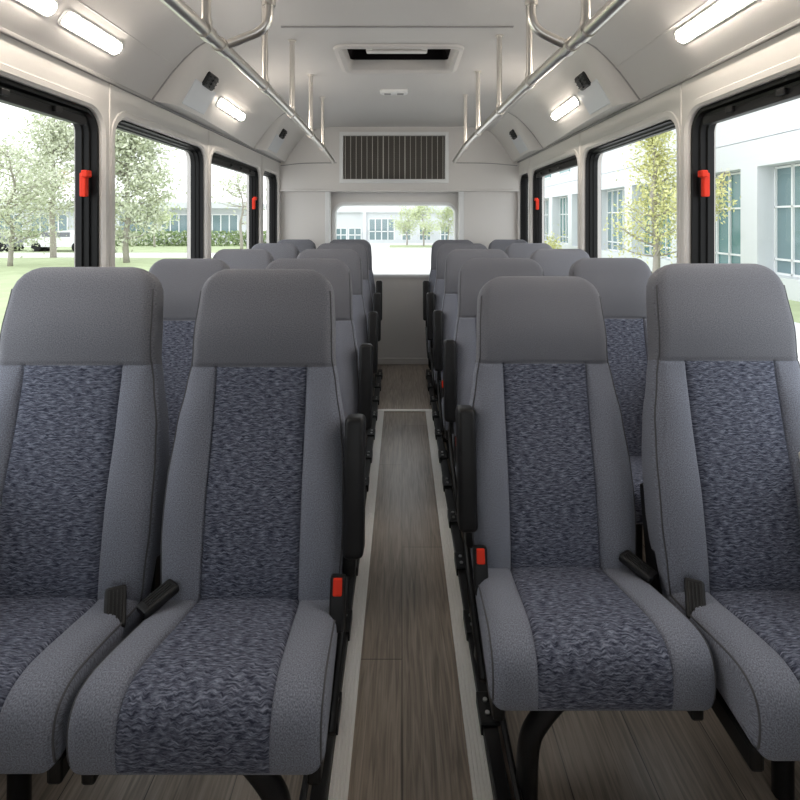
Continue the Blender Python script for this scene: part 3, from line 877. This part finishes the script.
def tree(x, y, h, cr, base, m, label, nb=26, nl=1500, size=.2, seed=1, cone=False, group=None, name='tree'):
    rng = random.Random(seed)
    t = empty(name, (x, y, ZG)); tag(t, label, 'tree', group)
    bm = bmesh.new(); wob = [(rng.uniform(-.05, .05) * k, rng.uniform(-.05, .05) * k, h * k / 6) for k in range(7)]
    tr = crom(wob, 3); n = len(tr)
    tube(bm, tr, [.022 * h * (1 - .85 * i / n) for i in range(n)], 7)
    tips = []
    for k in range(nb):
        f = rng.uniform(0, 1) ** .8; z = base + (h - base) * f * .97
        i = min(n - 1, int(z / h * (n - 1))); o = tr[i]
        rad = cr * ((1 - f) ** .75 if cone else math.sqrt(max(.05, 1 - (2 * f - .85) ** 2 * .75))) * rng.uniform(.75, 1.05)
        an = rng.uniform(0, 2 * PI); up = rng.uniform(.25, .7) * rad
        e = o + Vector((math.cos(an) * rad, math.sin(an) * rad, up))
        mid = o.lerp(e, .5) + Vector((0, 0, -.08 * rad))
        path = crom([o, mid, e], 4); tube(bm, path, [.006 * h * (1 - .85 * q / len(path)) for q in range(len(path))], 5)
        tips.append(path)
    link('trunk', bm, M['bark'], t, True)
    bm = bmesh.new(); pts = []
    for k in range(nl):
        p = rng.choice(tips); q = p[min(len(p) - 1, int(len(p) * rng.uniform(.25, 1.0)))]
        sp = cr * .17
        pts.append(q + Vector((rng.gauss(0, sp), rng.gauss(0, sp), rng.gauss(0, sp * .8))))
    leaves(bm, pts, size, rng); link('foliage', bm, m, t)
    return t
tree(-13.9, 26.5, 7.3, 2.05, 1.2, M['leafg'], 'big sage-green leafy tree outside the second left window', 46, 9000, .25, 2)
tree(-18.3, 24.5, 5.4, 2.2, 1.2, M['leafg'], 'smaller thin-crowned tree on the lawn outside the first left window', 34, 4200, .20, 5)
tree(-20.2, 30.4, 8.2, 2.4, 1.6, M['leafg'], 'taller grey-green tree outside the first left window, next to its black frame', 38, 7000, .25, 6)
tree(-19.6, 41.6, 4.3, 1.5, 1.5, M['leaff'], 'small round bright green tree outside the second left window, before the low building', 20, 1100, .25, 8)
tree(-11.6, 38, 5.6, 2.0, 1.5, M['leafg'], 'slender tree outside the third left window beside the red release handle', 24, 700, .28, 9)
tree(8.35, 17.3, 5.9, 1.5, 1.1, M['leafy'], 'young yellow-green tree outside the second right window', 54, 6500, .13, 11, True)
tree(8.0, 14.1, 3.35, .85, 2.1, M['leafy'], 'yellow-green tree half hidden by the frame of the first right window', 22, 1300, .12, 12)
tree(.43, 45.5, 3.2, 1.15, 1.0, M['leaff'], 'small bright green tree behind the rear window, on the left of its neighbour', 24, 1300, .2, 13)
tree(1.75, 42.5, 3.3, 1.2, 1.0, M['leaff'], 'small bright green tree behind the rear window, in the middle of three', 26, 1500, .2, 14)
tree(3.9, 45, 3.2, 1.2, 1.0, M['leaff'], 'small bright green tree at the edge of the rear window', 24, 1300, .2, 15)
# hedge before the low building
bm = bmesh.new(); rng = random.Random(4)
pts = [Vector((rng.uniform(-32, -6), 44 + rng.gauss(0, .45), ZG + rng.uniform(0.03, 1.25))) for k in range(7000)]
leaves(bm, pts, .30, rng); tag(link('hedge', bm, M['hedge']), 'clipped green hedge in front of the long low building', 'hedge', kind='stuff')
slab('grass_island', -1.0, 7.5, 41.5, 43.8, ZG, ZG + .08, M['lawn'], 'grass island under the trees behind the bus')
# low shrubs along the right building
for k, (x, y) in enumerate(((9.2, 32.0), (9.2, 36.0))):
    bm = bmesh.new(); rng = random.Random(20 + k)
    leaves(bm, [Vector((x + rng.gauss(0, .25), y + rng.gauss(0, .5), ZG + .04 + abs(rng.gauss(0, .5)))) for q in range(600)], .2, rng)
    tag(link('shrub', bm, M['leafy']), 'low yellow-green shrub outside the third right window', 'shrub', 'shrubs before the office building')
# parked cars far to the left
def car(x, y, m, label):
    t = empty('parked_car', (x, y, ZG)); tag(t, label, 'car', 'cars parked beyond the left lawn')
    bm = bmesh.new(); prof = [(-2.2, .35), (-2.2, .8), (-1.9, .95), (-1.2, 1.0), (-.7, 1.42), (.8, 1.45), (1.5, 1.0), (2.1, .9), (2.25, .6), (2.2, .35)]
    A = [bm.verts.new((q, -.85, z)) for q, z in prof]; B = [bm.verts.new((q, .85, z)) for q, z in prof]
    bm.faces.new(A); bm.faces.new(B[::-1])
    for i in range(len(A)): bm.faces.new((A[i], B[i], B[(i + 1) % len(A)], A[(i + 1) % len(A)]))
    link('body', bm, m, t)
    P(t, 'side_window', M['card'], (-.95, .95, -.87, .87, 1.03, 1.34))
    for q in (-1.35, 1.4):
        bm = bmesh.new(); tube(bm, [(q, -.88, .33), (q, .88, .33)], .33, 14); link('wheel', bm, M['black'], t)
car(-23.5, 36.5, M['carw'], 'white car parked beyond the left lawn, behind the thin tree')
car(-28.6, 36.5, M['card'], 'dark car parked beyond the left lawn, at the left edge of the first window')

# ------------------------------------------------------------------ daylight, camera, view
w = bpy.data.worlds.new('overcast_sky'); scene.world = w; w.use_nodes = True
nt = w.node_tree; bg = nt.nodes['Background']
bg.inputs['Color'].default_value = (.95, .975, 1.0, 1); bg.inputs['Strength'].default_value = 1.25

cam = bpy.data.cameras.new('camera'); co = bpy.data.objects.new('camera', cam); C.objects.link(co)
co.location = (0, 0, H); co.rotation_euler = (PI / 2, 0, 0)
cam.sensor_width = 36; cam.lens = 36 * 525 / 800; cam.shift_x = -2 / 800; cam.shift_y = -180 / 800; cam.clip_start = .02; cam.clip_end = 500
scene.camera = co
vs = scene.view_settings
vs.view_transform = 'Standard'; vs.look = 'None'; vs.gamma = 1; vs.use_curve_mapping = False; vs.exposure = 1.0
